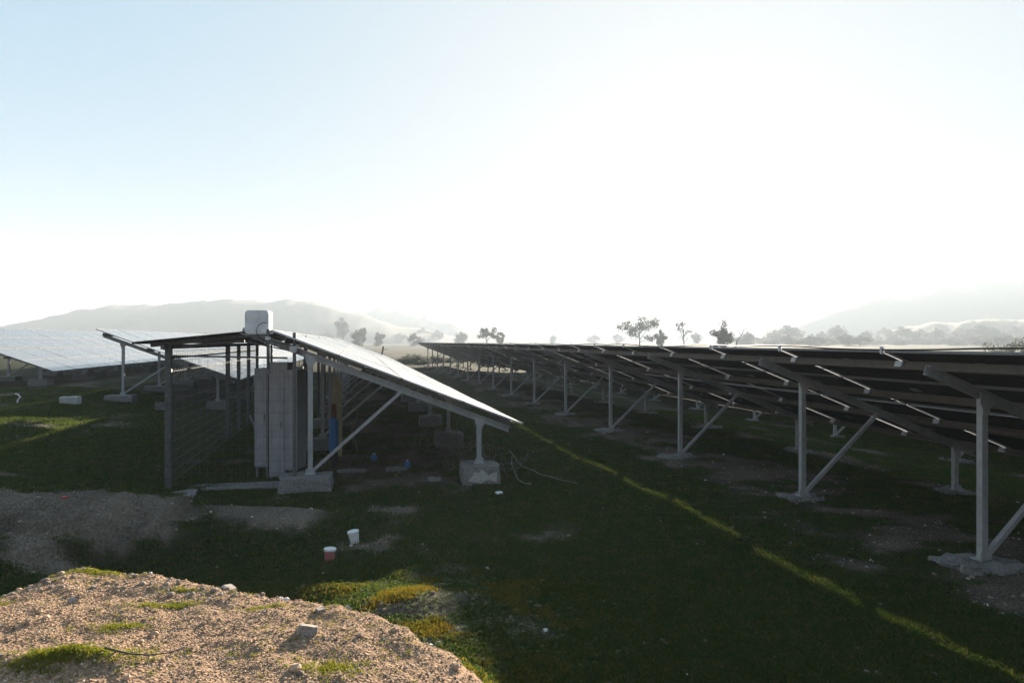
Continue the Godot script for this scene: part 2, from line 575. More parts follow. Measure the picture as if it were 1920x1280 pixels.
func make_panel_mesh() -> void:
	# local x down the slope, y out of the face, z along the row; corner at the origin
	var fr := begin()
	var w := 0.022
	beam(fr, Vector3(w / 2, PT / 2, 0), Vector3(w / 2, PT / 2, -PL), w, PT, Vector3.UP, 0.002)
	beam(fr, Vector3(PW - w / 2, PT / 2, 0), Vector3(PW - w / 2, PT / 2, -PL), w, PT, Vector3.UP, 0.002)
	var fs := begin()
	beam(fs, Vector3(w, PT / 2, -w / 2), Vector3(PW - w, PT / 2, -w / 2), w, PT - 0.001, Vector3.UP, 0.002)
	beam(fs, Vector3(w, PT / 2, -PL + w / 2), Vector3(PW - w, PT / 2, -PL + w / 2), w, PT - 0.001, Vector3.UP, 0.002)
	box(fr, Vector3(PW * 0.32, PT - 0.024, -PL / 2), Vector3(0.09, 0.02, 0.13), 0.003)
	panel_mesh = fr.commit()
	for side in [[PT - 0.004, 1.0], [PT - 0.010, -1.0]]:
		var st := begin()
		var y: float = side[0]
		var n := Vector3(0, side[1], 0)
		var c := [Vector3(w - 0.004, y, -w + 0.004), Vector3(PW - w + 0.004, y, -w + 0.004), Vector3(PW - w + 0.004, y, -PL + w - 0.004), Vector3(w - 0.004, y, -PL + w - 0.004)]
		var uv := [Vector2(0, 0), Vector2(0, 1), Vector2(1, 1), Vector2(1, 0)]
		for f in [[0, 1, 2], [0, 2, 3]]:
			var o: Array = f
			if (c[f[1]] - c[f[0]]).cross(c[f[2]] - c[f[0]]).dot(n) > 0.0: o = [f[0], f[2], f[1]]
			for q in o:
				st.set_normal(n)
				st.set_uv(uv[q])
				st.add_vertex(c[q])
		st.commit(panel_mesh)
	panel_mesh.surface_set_material(0, M.frame)
	panel_mesh.surface_set_material(1, M.glass)
	panel_mesh.surface_set_material(2, M.back)
	fs.commit(panel_mesh)
	panel_mesh.surface_set_material(3, M.alu)  # short sides brighter than the long: light along the joints put into colour

func solar_array(label: String, d: Dictionary) -> Node3D:
	# d: lat (upper edge), top (its height), from, to (along the row), frames (where posts stand), block (footing height)
	var lat: float = d.lat
	var top: float = d.top
	var a0: float = d.from
	var at := P(lat + 0.70, a0, 0)
	at.y = G(at.x, -at.z)
	var root := thing("solar_array", label, "solar array", at, TURN, "rows of solar arrays")
	var L := func(la: float, al: float, h: float) -> Vector3: return Vector3(la - lat - 0.70, h - at.y, -(al - a0))
	var down := Vector3(cos(TILT), -sin(TILT), 0)
	var out := Vector3(sin(TILT), cos(TILT), 0)
	var cols := int((d.to - a0) / 2.02)
	var basis := Basis(down, out, Vector3(0, 0, 1))
	for c in cols:
		for r in 4:
			var p := hang("solar_panel", panel_mesh, null, root)
			var jig := Basis(Vector3(0, 0, 1), rng.randf_range(-0.004, 0.004)) * Basis(Vector3(1, 0, 0), rng.randf_range(-0.003, 0.003))
			p.transform = Transform3D(basis * jig, L.call(lat, a0 + 0.02 + c * 2.02, top) + down * (ROW_AT[r] - (0.046 if r > 1 and d.has("closed") else 0.0)))
	# purlins under the panels, rafters under the purlins
	var end: float = a0 + cols * 2.02
	var under := func(s: float, drop: float, al: float) -> Vector3: return L.call(lat, al, top) + down * s - out * drop
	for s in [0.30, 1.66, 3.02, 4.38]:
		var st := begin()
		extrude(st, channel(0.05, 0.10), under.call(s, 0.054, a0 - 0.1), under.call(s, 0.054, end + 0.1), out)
		obj("purlin", st, M.shaded_steel, root)
	var clamp_mesh: ArrayMesh
	if d.get("clamps", false):
		var cs := begin()
		box(cs, Vector3.ZERO, Vector3(0.02, 0.075, 0.11), 0.004)
		clamp_mesh = cs.commit()
		for c in mini(cols + 1, 20):
			for s in [0.30, 1.66, 3.02, 4.38]:
				var k := hang("clamp", clamp_mesh, M.alu, root)
				k.transform = Transform3D(basis, under.call(s - 0.037, 0.048, a0 + c * 2.02))
	for al in d.frames:
		var st := begin()
		extrude(st, channel(0.06, 0.11), under.call(d.get("rafter_from", 0.1), 0.161, al), under.call(4.46, 0.161, al), out)
		obj("rafter", st, M.steel, root)
		var s1: float = d.get("rear", 0.70) / cos(TILT)
		var s2: float = (d.get("rear", 0.70) + 2.92) / cos(TILT)
		var s3 := 2.25 / cos(TILT)
		var rear: Vector3 = under.call(s1, 0.214, al)
		var front: Vector3 = under.call(s2, 0.214, al)
		var prop: Vector3 = under.call(s3, 0.235, al)
		var off := 0.075
		var foot := []
		for t in [rear, front]:
			var w := root.transform * Vector3(t.x, 0, t.z)
			var gh := G(w.x, -w.z)
			foot.append(Vector3(t.x, gh - at.y, t.z))
		var bh: float = d.block
		for k in 2:
			var size := Vector3(rng.randf_range(0.8, 0.95), bh + 0.12, rng.randf_range(0.55, 0.7)) if k == 0 else Vector3(0.66, bh + 0.2, 0.66)
			if bh < 0.1: size = Vector3(rng.randf_range(0.5, 0.8), 0.16, rng.randf_range(0.4, 0.6))
			var f := hang("footing", rough_block(size, int(al * 10) + k, 0.018 if bh > 0.1 else 0.05), M.concrete, root)
			f.position = foot[k] + Vector3(-0.06 if k == 0 else 0.0, bh - size.y + (0.06 if k == 1 and bh > 0.1 else 0.0), 0.02)
			f.rotation.y = rng.randf_range(-0.08, 0.08)
			var base: Vector3 = foot[k] + Vector3(0, bh + (0.06 if k == 1 and bh > 0.1 else 0.0), 0)
			var t: Vector3 = rear if k == 0 else front
			var ps := begin()
			extrude(ps, channel(0.08, 0.075), base, Vector3(base.x, t.y + 0.02, base.z), Vector3(0, 0, 1))
			obj("post", ps, M.steel, root)
			var bs := begin()
			box(bs, base + Vector3(0.0, 0.05, 0.046), Vector3(0.15, 0.10, 0.012), 0.003)
			box(bs, base + Vector3(0.0, 0.006, 0.0), Vector3(0.19, 0.012, 0.16), 0.003)
			obj("base_plate", bs, M.steel, root)
			var gs := begin()
			var g0 := Vector3(base.x, t.y + 0.0, base.z + 0.047)
			extrude(gs, PackedVector2Array([Vector2(0.045, -0.16), Vector2(0.055, -0.10), Vector2(0.11, -0.02), Vector2(0.11, 0.04), Vector2(-0.08, 0.10), Vector2(-0.08, -0.02), Vector2(-0.045, -0.10), Vector2(-0.045, -0.16)]), g0 + Vector3(0, 0, 0.004), g0 + Vector3(0, 0, -0.004), Vector3.UP)
			obj("bracket", gs, M.steel, root)
		var rb: Vector3 = foot[0] + Vector3(0.05, bh + 0.07, 0.02)
		var bs2 := begin()
		extrude(bs2, channel(0.05, 0.06), rb, Vector3(prop.x, prop.y + 0.05, prop.z + 0.02), Vector3(0, 0, 1))
		obj("brace", bs2, M.steel, root)
	return root

# ---------------------------------------------------------------- trees
func leaf_blob(st: SurfaceTool, c: Vector3, r: Vector3, count: int, size: float) -> void:
	for i in count:
		var d := Vector3(rng.randfn(), rng.randfn(), rng.randfn()).normalized() * pow(rng.randf(), 0.4)
		var p := c + d * r
		var n := Vector3(rng.randfn(), rng.randfn(), rng.randfn()).normalized()
		var t := n.cross(Vector3(rng.randfn(), rng.randfn(), rng.randfn())).normalized() * size * rng.randf_range(0.6, 1.3)
		var b := n.cross(t) * rng.randf_range(0.35, 0.6)
		tri(st, p - t, p + b, p + t, n)
		tri(st, p - t, p + t, p - b, n)

func tree(called: String, label: String, cat: String, at: Vector2, h: float, w: float, style: String, leaf: String, group := "") -> Node3D:
	var root := thing(called, label, cat, Vector3(at.x, G(at.x, at.y) - 0.05, -at.y), rng.randf() * TAU, group)
	var trunk := begin()
	var crown := begin()
	var lean := Vector3(rng.randf_range(-0.1, 0.1), 0, rng.randf_range(-0.1, 0.1)) * h
	var fork := h * (0.10 if style == "bush" else 0.28 if style != "tall" else 0.3)
	var r := h * 0.028 + 0.03
	tube(trunk, [Vector3.ZERO, lean * 0.15 + Vector3(0, fork * 0.5, 0), lean * 0.3 + Vector3(0, fork, 0), lean * 0.7 + Vector3(0, h * 0.72, 0)], r, r * 0.35, 7)
	var limbs := 5 if style == "bush" else 9
	var tips := []
	for i in limbs:
		var a := TAU * (i + rng.randf_range(-0.3, 0.3)) / limbs * 1.618
		var y0 := lerpf(fork * 0.8, h * 0.7, float(i) / limbs)
		var reach := w * 0.5 * rng.randf_range(0.55, 1.0) * (1.0 if style != "tall" else 0.8)
		var tip := Vector3(cos(a) * reach, y0 + (h - y0) * (rng.randf_range(-0.1, 0.75) if style == "bush" else rng.randf_range(0.1, 0.85)), sin(a) * reach)
		var start := lean * (y0 / h) + Vector3(0, y0, 0)
		tube(trunk, [start, start.lerp(tip, 0.5) + Vector3(0, -0.06 * h * rng.randf(), 0), tip], r * 0.45, r * 0.1, 5)
		tips.append(tip)
		for k in 2:
			var e := tip + Vector3(rng.randfn(), rng.randf_range(-0.6, 0.8), rng.randfn()) * w * 0.11
			tube(trunk, [start.lerp(tip, rng.randf_range(0.5, 0.8)), e], r * 0.2, r * 0.06, 4)
			tips.append(e)
	tips.append(lean + Vector3(0, h * 0.94, 0))
	var many := {"open": 70, "bush": 150, "tall": 120, "bare": 14}
	var size := clampf(h * 0.035, 0.05, 0.5)
	for t in tips:
		if style == "bare" and rng.randf() < 0.5: continue
		var rr := w * rng.randf_range(0.10, 0.2) * (1.3 if style == "bush" or style == "tall" else 1.0)
		leaf_blob(crown, t, Vector3(rr, rr * rng.randf_range(0.7, 1.4), rr), many[style], size)
	if style == "bush" or style == "tall":
		for i in 14:
			var a := rng.randf() * TAU
			var q := rng.randf_range(0.05, 0.36) * w
			leaf_blob(crown, Vector3(cos(a) * q, h * rng.randf_range(0.08 if style == "bush" else 0.25, 0.8), sin(a) * q), Vector3(0.2 * w, 0.15 * h, 0.2 * w), many[style], size)
	obj("trunk", trunk, M.bark, root)
	obj("crown", crown, M[leaf], root)
	return root

func look(px: float, dist: float) -> Vector2:
	# ground position at a bearing given as right-over-forward
	return Vector2(px, 1.0).normalized() * dist

func copy_tree(o: Node3D, called: String, at: Vector2, k: Vector3, label: String, group: String) -> void:
	var c: Node3D = o.duplicate()
	c.name = numbered(called)
	add_child(c)
	c.position = Vector3(at.x, G(at.x, at.y) - 0.05, -at.y)
	c.rotation.y = rng.randf() * TAU
	c.scale = k
	c.set_meta("label", label)
	c.set_meta("category", "shrub" if called.ends_with("shrub") else "tree")
	if group: c.set_meta("group", group)

# ---------------------------------------------------------------- shed, cabinets and small things
func make_shed() -> void:
	var at := P(-3.1, 12.5, 0)
	at.y = G(at.x, -at.z)
	var root := thing("wire_mesh_shed", "open shed of grey posts and wire mesh under a thin sloping roof", "shed", at, TURN)
	var L := func(la: float, al: float, h: float) -> Vector3: return Vector3(la + 3.1, h - at.y, -(al - 12.5))
	var gl := func(la: float, al: float) -> float:
		var p := P(la, al, 0)
		return G(p.x, -p.z)
	var eave := func(la: float) -> float: return 2.50 + (la + 3.3) * 0.105
	# posts
	for p in [[-3.1, 12.5, 0.10], [-3.15, 18.2, 0.10], [-3.15, 19.8, 0.09], [-3.1, 21.2, 0.09], [-3.05, 22.6, 0.08], [-1.03, 12.03, 0.055], [-1.2, 17.0, 0.08], [-1.2, 22.6, 0.08], [-3.1, 26.7, 0.08], [-1.2, 26.7, 0.08]]:
		var st := begin()
		var g: float = gl.call(p[0], p[1]) - 0.05
		beam(st, L.call(p[0], p[1], g), L.call(p[0], p[1], eave.call(p[0]) - 0.09), p[2], p[2], Vector3(0, 0, 1), 0.01)
		obj("post", st, M.shed_steel, root)
	# base stub leaning out from one rear post
	var sb := begin()
	beam(sb, L.call(-3.05, 21.1, 0.35), L.call(-2.6, 19.2, 0.1), 0.05, 0.05)
	obj("brace", sb, M.shed_steel, root)
	# roof sheets, each corrugated, laid from the front to the back
	var wave := func(x0: float, x1: float, z0: float, z1: float) -> ArrayMesh:
		var st := begin()
		var k := 24
		for i in k:
			var za := lerpf(z0, z1, float(i) / k)
			var zb := lerpf(z0, z1, float(i + 1) / k)
			var ya := 0.012 * (1.0 if i % 2 == 0 else -1.0)
			var n := Vector3(0, 1, 0.18 if i % 2 == 0 else -0.18).normalized()
			var a: Vector3 = L.call(x0, za, eave.call(x0) + ya)
			var b: Vector3 = L.call(x1, za, eave.call(x1) + ya)
			var c: Vector3 = L.call(x1, zb, eave.call(x1) - ya)
			var e: Vector3 = L.call(x0, zb, eave.call(x0) - ya)
			var t := Vector3(0, 0.006, 0)
			quad(st, a + t, b + t, c + t, e + t, n)
			quad(st, a - t, b - t, c - t, e - t, -n)
			quad(st, a - t, a + t, e + t, e - t, Vector3(-1, 0, 0))
			quad(st, b - t, b + t, c + t, c - t, Vector3(1, 0, 0))
			if i == 0: quad(st, a - t, a + t, b + t, b - t, Vector3(0, 0, 1))
		return st.commit()
	for i in 15:
		var z0 := 12.1 + i * 0.98
		var sh := hang("roof_sheet", wave.call(-3.55, -1.55, z0, z0 + 1.0), M.roof, root)
		sh.position.y = 0.003 * (i % 2)
	# roof rails
	for p in [[[-3.35, 12.42], [-1.75, 12.42], 0.085, 0.07], [[-3.2, 12.55], [-1.9, 12.55], 0.16, 0.05], [[-3.35, 17.0], [-1.75, 17.0], 0.085, 0.07], [[-3.35, 22.6], [-1.75, 22.6], 0.085, 0.07]]:
		var st := begin()
		beam(st, L.call(p[0][0], p[0][1], eave.call(p[0][0]) - p[2] + 0.03), L.call(p[1][0], p[1][1], eave.call(p[1][0]) - p[2] + 0.03), p[3], p[3])
		obj("roof_rail", st, M.shed_steel, root)
	var ps := begin()
	beam(ps, L.call(-3.12, 12.2, 2.41), L.call(-3.12, 26.8, 2.41), 0.06, 0.08)
	obj("wall_plate", ps, M.shed_steel, root)
	var rs := begin()
	beam(rs, L.call(-3.08, 12.56, 2.22), L.call(-3.08, 22.6, 2.22), 0.03, 0.03)
	obj("mesh_rail", rs, M.shed_steel, root)
	var rs2 := begin()
	beam(rs2, L.call(-3.08, 12.47, 2.26), L.call(-1.15, 12.1, 2.22), 0.03, 0.03)
	obj("mesh_rail", rs2, M.shed_steel, root)
	# wire mesh: one panel for the long side, one for the end
	var wall := begin()
	var y0: float = gl.call(-3.1, 15.0) + 0.05
	var al := 12.6
	while al < 22.6:
		extrude(wall, octo(0.006, 0.006, 0.001), L.call(-3.06, al, y0), L.call(-3.06, al, 2.36), Vector3(0, 0, 1))
		al += 0.13
	var y := y0
	while y < 2.36:
		extrude(wall, octo(0.006, 0.006, 0.001), L.call(-3.06, 12.6, y), L.call(-3.06, 22.6, y), Vector3.UP)
		y += 0.17
	obj("wire_mesh", wall, M.wire, root)
	var endw := begin()
	var k := 0
	while k < 17:
		var t := k / 16.0
		extrude(endw, octo(0.004, 0.004, 0.001), L.call(lerpf(-3.1, -1.0, t), lerpf(12.43, 11.98, t), 0.08), L.call(lerpf(-3.1, -1.0, t), lerpf(12.43, 11.98, t), 2.2), Vector3(0, 0, 1))
		k += 1
	y = 0.1
	while y < 2.25:
		extrude(endw, octo(0.004, 0.004, 0.001), L.call(-3.16, 12.44, y), L.call(-0.98, 11.97, y), Vector3.UP)
		y += 0.2
	obj("wire_mesh", endw, M.wire, root)
	# a small plate wired to the front post
	var pl := begin()
	box(pl, L.call(-3.21, 12.43, 1.42), Vector3(0.16, 0.13, 0.01), 0.003)
	obj("plate", pl, M.shed_steel, root)
	# concrete floor edge and loose slabs by the entrance
	for s in [["concrete_slab", [-2.05, 12.6], Vector3(1.7, 0.08, 0.5), "low concrete slab along the shed's open end", 0.0], ["paving_slab", [-2.78, 12.1], Vector3(0.42, 0.07, 0.3), "grey slab lying tilted beside the shed's front post", 0.1], ["paving_slab", [-2.72, 11.82], Vector3(0.36, 0.08, 0.22), "broken grey slab lying flat in front of the tilted slab", -0.05]]:
		var p := P(s[1][0], s[1][1], 0)
		var o := hang(s[0], rough_block(s[2], 5 + int(s[2].x * 100), 0.012), M.concrete, self)
		o.position = Vector3(p.x, G(p.x, p.z * -1.0) - 0.045, p.z)
		o.rotation = Vector3(0.03, TURN + s[4], s[4] * 0.6)
		tag(o, s[3], "slab")

func place(o: Node3D, la: float, al: float, h := 0.0) -> void:
	var p := P(la, al, 0)
	o.position = Vector3(p.x, G(p.x, -p.z) + h, p.z)
	o.rotation.y = TURN

func make_cabinets() -> void:
	for c in [["tall grey steel cabinet with a light front panel beside the shed's mesh", -1.66, 13.5, 0.26, 1.82, 0.4, 0.2, -0.35], ["narrow grey steel cabinet with a box on top, in the middle of the three", -1.38, 13.3, 0.30, 1.92, 0.35, 0.04, -0.28], ["dull grey steel cabinet nearest to the white array post", -1.12, 13.3, 0.24, 1.84, 0.45, 0.16, -0.3]]:
		var t := thing("steel_cabinet", c[0], "cabinet", Vector3.ZERO, 0.0, "steel cabinets in the shed")
		place(t, c[1], c[2], 0.0)
		t.rotation.y = TURN + c[7]
		var st := begin()
		box(st, Vector3(0, c[6] + c[4] / 2, 0), Vector3(c[3], c[4], c[5]), 0.012)
		obj("body", st, M.cabinet, t)
		var ds := begin()
		box(ds, Vector3(-0.004, c[6] + c[4] / 2, c[5] / 2 + 0.012), Vector3(c[3] - 0.03, c[4] - 0.06, 0.018), 0.006)
		var door := obj("door", ds, M.cabinet, t)
		var hs := begin()
		box(hs, Vector3(c[3] * 0.3, c[6] + c[4] * 0.5, c[5] / 2 + 0.03), Vector3(0.02, 0.12, 0.02), 0.004)
		obj("handle", hs, M.cabinet_dark, door)
		for s in [-1, 1]:
			var ls := begin()
			box(ls, Vector3(s * (c[3] / 2 - 0.03), c[6] / 2 - 0.02, c[5] / 2 - 0.04), Vector3(0.035, c[6] + 0.06, 0.035), 0.003)
			obj("leg", ls, M.cabinet_dark, t)
		if c[6] < 0.1:
			var bs := begin()
			box(bs, Vector3(0.0, c[6] + c[4] + 0.09, 0.0), Vector3(c[3] + 0.05, 0.17, c[5] * 0.8), 0.008)
			obj("top_box", bs, M.cabinet, t)

func make_bucket(called: String, label: String, at: Vector2, tilt: Vector3, body: Material, lid: Material, r: float, h: float) -> void:
	var t := thing(called, label, "bucket", Vector3(at.x, G(at.x, at.y) - 0.008, -at.y))
	t.rotation = tilt
	var st := begin()
	lathe(st, [Vector2(0.001, 0.0), Vector2(r * 0.78, 0.0), Vector2(r * 0.8, 0.004), Vector2(r * 0.97, h * 0.84)], 28)
	obj("body", st, body, t)
	var ls := begin()
	lathe(ls, [Vector2(r * 0.9, h * 0.84), Vector2(r * 1.06, h * 0.84), Vector2(r * 1.07, h * 0.97), Vector2(r * 1.03, h), Vector2(r * 0.98, h), Vector2(r * 0.95, h * 0.98), Vector2(0.001, h * 0.98)], 28)
	obj("lid", ls, lid, t)
	var hs := begin()
	var pts := []
	for i in 9:
		var a := PI * i / 8.0
		pts.append(Vector3(cos(a) * r * 1.0, h * 0.72 - sin(a) * h * 0.5, sin(a) * r * 0.35 + r * 0.75))
	tube(hs, pts, 0.002, 0.002, 5)
	obj("handle", hs, M.wire, t)

func make_antenna() -> void:
	var t := thing("panel_antenna", "square white panel antenna with rounded corners on a short grey pole", "antenna", Vector3.ZERO)
	var p := P(-1.46, 11.98, 0)
	t.position = Vector3(p.x, 1.98, p.z)
	t.rotation.y = 0.02
	var prof := PackedVector2Array()
	var r := 0.06
	var s := 0.20
	for k in 4:
		for i in 6:
			var a := PI / 2 * k + PI / 2 * i / 5.0 - PI / 2
			var cx := (s - r) * (1.0 if k == 0 or k == 1 else -1.0)
			var cy := (s - r) * (1.0 if k == 1 or k == 2 else -1.0)
			prof.append(Vector2(cx + r * cos(a), cy + r * sin(a)))
	var small := PackedVector2Array()
	for q in prof: small.append(q * 0.95)
	var st := begin()
	var c := Vector3(-0.17, 0.84, -0.05)
	extrude(st, prof, c + Vector3(0, 0, 0.05), c + Vector3(0, 0, -0.13), Vector3.UP)
	extrude(st, small, c + Vector3(0, 0, 0.062), c + Vector3(0, 0, 0.0505), Vector3.UP)
	obj("housing", st, M.white, t)
	var ps := begin()
	tube(ps, [Vector3(0.04, 0, 0.06), Vector3(0.035, 0.72, 0.06)], 0.027, 0.027, 12)
	obj("pole", ps, M.shed_steel, t)
	var bs := begin()
	box(bs, Vector3(0.0, 0.66, 0.04), Vector3(0.22, 0.03, 0.04), 0.004)
	box(bs, Vector3(0.035, 0.57, 0.06), Vector3(0.07, 0.05, 0.07), 0.004)
	obj("bracket", bs, M.alu, t)
	var cs := begin()
	tube(cs, [Vector3(0.02, 0.83, 0.05), Vector3(-0.06, 0.83, 0.06), Vector3(-0.13, 0.78, 0.06), Vector3(-0.165, 0.71, 0.05), Vector3(-0.16, 0.63, 0.03), Vector3(-0.1, 0.57, 0.02), Vector3(0.0, 0.5, 0.06), Vector3(0.05, 0.3, 0.095), Vector3(0.06, 0.05, 0.09)], 0.006, 0.006, 6)
	obj("cable", cs, M.black, t)

func twigs(st: SurfaceTool, at: Vector3, count: int, spread: float, high: float, r: float) -> void:
	for i in count:
		var p := at + Vector3(rng.randfn() * spread, 0, rng.randfn() * spread * 0.7)
		p.y = G(p.x, -p.z)
		var d := Vector3(rng.randfn() * 0.5, 1.0, rng.randfn() * 0.5).normalized()
		var pts := [p]
		for k in rng.randi_range(4, 8):
			d = (d + Vector3(rng.randfn(), rng.randfn() - 0.35, rng.randfn()) * 0.35).normalized()
			p += d * high / 6.0
			p.y = maxf(p.y, G(p.x, -p.z) + 0.01)
			pts.append(p)
		tube(st, pts, r, r * 0.4, 4)

func make_small_things() -> void:
	make_bucket("white_bucket", "small all-white plastic bucket with its lid on, leaning on the grass", Vector2(-1.98, 8.6), Vector3(0.0, 0.3, 0.16), M.white, M.white, 0.068, 0.16)
	make_bucket("pink_bucket", "small faded pink bucket with a white lid, upright on the grass", Vector2(-2.17, 8.1), Vector3(0.06, 2.2, 0.03), M.pink, M.white, 0.068, 0.145)
	# router-like box on the rafter
	var t := thing("junction_box", "small white box with a whip aerial clamped to the rafter's upper end", "junction box", Vector3.ZERO)
	var p := P(-1.05, 12.02, 0)
	t.position = Vector3(p.x, 2.335, p.z)
	t.rotation = Vector3(0.25, TURN - 0.3, -0.2)
	var st := begin()
	box(st, Vector3(0, 0.04, 0), Vector3(0.11, 0.10, 0.05), 0.01)
	obj("body", st, M.white, t)
	var ws := begin()
	tube(ws, [Vector3(0, 0.09, 0), Vector3(0.02, 0.21, 0)], 0.004, 0.003, 5)
	obj("aerial", ws, M.black, t)
	# gas bottle, board and other things kept behind the white post
	t = thing("gas_bottle", "tall blue gas bottle with a rusty cap behind the white array post", "gas bottle", Vector3.ZERO)
	place(t, -0.46, 14.2)
	st = begin()
	lathe(st, [Vector2(0.01, 0.3), Vector2(0.08, 0.3), Vector2(0.09, 0.33), Vector2(0.09, 0.88), Vector2(0.08, 0.95), Vector2(0.04, 0.99)], 20)
	obj("body", st, M.blue, t)
	st = begin()
	lathe(st, [Vector2(0.04, 0.985), Vector2(0.055, 0.99), Vector2(0.055, 1.22), Vector2(0.03, 1.27), Vector2(0.001, 1.27)], 14)
	obj("cap", st, M.rust, t)
	st = begin()
	lathe(st, [Vector2(0.07, 0.0), Vector2(0.085, 0.0), Vector2(0.085, 0.3), Vector2(0.07, 0.3)], 14)
	obj("stand", st, M.black, t)
	st = begin()
	box(st, Vector3(0, 0.9, 0), Vector3(0.22, 1.7, 0.03), 0.004)
	var bd := obj("board", st, M.cream, self)
	place(bd, -0.42, 15.0)
	tag(bd, "upright cream board standing behind the blue gas bottle", "board")
	# blue scraps and slabs under the table
	for a in [["plastic_jug", "small blue plastic jug on the ground beside the far brace", 0.35, 14.6, 0.065, "jug"], ["plastic_jug", "blue plastic jug with its neck towards the front concrete block", 0.98, 13.7, 0.06, "jug"]]:
		t = thing(a[0], a[1], a[5], Vector3.ZERO)
		place(t, a[2], a[3], -0.005)
		st = begin()
		lathe(st, [Vector2(0.001, 0), Vector2(a[4], 0), Vector2(a[4] * 1.02, 0.08), Vector2(a[4] * 0.75, 0.12), Vector2(0.02, 0.14)], 16)
		obj("body", st, M.blue, t)
		st = begin()
		lathe(st, [Vector2(0.02, 0.137), Vector2(0.023, 0.14), Vector2(0.023, 0.16), Vector2(0.001, 0.16)], 12)
		obj("cap", st, M.white, t)
	for a in [["concrete_lump", "flat lump of concrete lying under the table's middle", 1.35, 12.3, Vector3(0.24, 0.09, 0.18)], ["concrete_lump", "pale slab lying beside the blue jug under the table", 0.75, 13.5, Vector3(0.4, 0.08, 0.25)], ["concrete_lump", "long low slab at the foot of the gas bottle", -0.1, 13.6, Vector3(0.55, 0.07, 0.25)]]:
		var o := hang(a[0], rough_block(a[4], int(a[2] * 77) + 3, 0.02), M.concrete, self)
		place(o, a[2], a[3], -0.03)
		tag(o, a[1], "concrete")
	# white disc, cable hook, litter
	st = begin()
	lathe(st, [Vector2(0.001, 0), Vector2(0.06, 0.0), Vector2(0.07, 0.012), Vector2(0.068, 0.03), Vector2(0.05, 0.036), Vector2(0.001, 0.036)], 20)
	var lid := obj("bucket_lid", st, M.white, self)
	place(lid, 2.28, 11.0, -0.004)
	tag(lid, "round white lid lying on the grass before the limewashed block", "lid")
	st = begin()
	var pts := []
	for q in [[2.75, 12.1, 0.4], [2.72, 12.0, 0.28], [2.76, 11.9, 0.14], [2.78, 11.75, 0.06], [2.83, 11.6, 0.03], [2.86, 11.5, 0.03], [2.92, 11.42, 0.03], [2.95, 11.48, 0.03], [2.9, 11.54, 0.03]]:
		var g := P(q[0], q[1], 0)
		pts.append(Vector3(g.x, G(g.x, -g.z) + q[2], g.z))
	tube(st, pts, 0.005, 0.005, 6)
	tag(obj("cable_end", st, M.cabinet, self), "pale cable end with a looped tip lying beside the limewashed block", "cable")
	var o2 := hang("concrete_box", rough_block(Vector3(0.5, 0.24, 0.32), 61, 0.01), M.lime, self)
	place(o2, -8.35, 22.8, -0.02)
	tag(o2, "pale concrete box standing in the grass before the left array's post", "box")
	st = begin()
	var w := P(-9.5, 22.2, 0)
	var gw := G(w.x, -w.z)
	tube(st, [Vector3(w.x, gw - 0.02, w.z), Vector3(w.x + 0.02, gw + 0.1, w.z), Vector3(w.x + 0.09, gw + 0.19, w.z), Vector3(w.x + 0.02, gw + 0.27, w.z), Vector3(w.x - 0.05, gw + 0.28, w.z)], 0.024, 0.02, 8)
	tag(obj("bent_pipe", st, M.white, self), "short bent white pipe sticking up out of the grass", "pipe")
	st = begin()
	box(st, Vector3(0, 0.012, 0), Vector3(0.07, 0.03, 0.05), 0.008)
	var rd := obj("red_scrap", st, M.red, self)
	rd.position = Vector3(-5.75, G(-5.75, 8.75), -8.75)
	tag(rd, "tiny red scrap lying on the bare earth", "litter")
	# stones on the crest and on the mound
	for a in [[-2.2, 5.28, 0.08, "pale stone at the very edge of the gravel mound's crest"], [-1.2, 4.95, 0.045, "small pale stone beside the moss at the mound's foot"], [-1.28, 4.25, 0.085, "flat grey stone half buried in the right part of the mound"], [-1.33, 4.72, 0.05, "dark angular stone just below the mound's crest"], [-3.05, 4.75, 0.05, "small round dark stone alone on the gravel"]]:
		var s := hang("stone", rough_block(Vector3(a[2] * 1.3, a[2] * 0.7, a[2]), int(a[0] * -100), a[2] * 0.14), M.rock, self)
		s.position = Vector3(a[0], G(a[0], a[1]) - a[2] * 0.12, -a[1])
		s.rotation = Vector3(rng.randf() * 0.3, rng.randf() * TAU, rng.randf() * 0.3)
		tag(s, a[3], "stone")
	# dry stick on the mound
	st = begin()
	pts = []
	for q in [[-2.28, 3.82], [-2.2, 3.8], [-2.12, 3.8], [-2.04, 3.84], [-1.97, 3.92], [-1.93, 4.02]]:
		pts.append(Vector3(q[0], G(q[0], q[1]) + 0.03, -q[1]))
	tube(st, pts, 0.007, 0.003, 6)
	for q in [[1, Vector3(-0.05, -0.03, 0.12)], [3, Vector3(0.03, -0.04, 0.1)], [4, Vector3(0.09, 0.03, 0.0)]]:
		tube(st, [pts[q[0]], pts[q[0]] + q[1] * 0.5, pts[q[0]] + q[1]], 0.004, 0.002, 5)
	tag(obj("stick", st, M.bark, self), "thin dark dry stick lying on the gravel mound", "stick")
	# dead creepers round the front posts
	st = begin()
	twigs(st, P(2.35, 13.1, 0), 70, 0.35, 0.75, 0.006)
	tag(obj("dead_creeper", st, M.twig, self), "tangle of dead creeper stems behind the limewashed block", "dead plant")
	st = begin()
	twigs(st, P(2.0, 15.8, 0), 70, 0.5, 0.8, 0.008)
	tag(obj("dead_creeper", st, M.twig, self), "tangle of dead stems round the second short post", "dead plant")
	st = begin()
	pts = []
	for i in 14:
		var al := 13.2 - i * 0.16
		var g := P(2.95 + i * 0.055 + 0.03 * sin(i * 1.7), al, 0)
		pts.append(Vector3(g.x, G(g.x, -g.z) + 0.05 + 0.3 * exp(-i * 0.6), g.z))
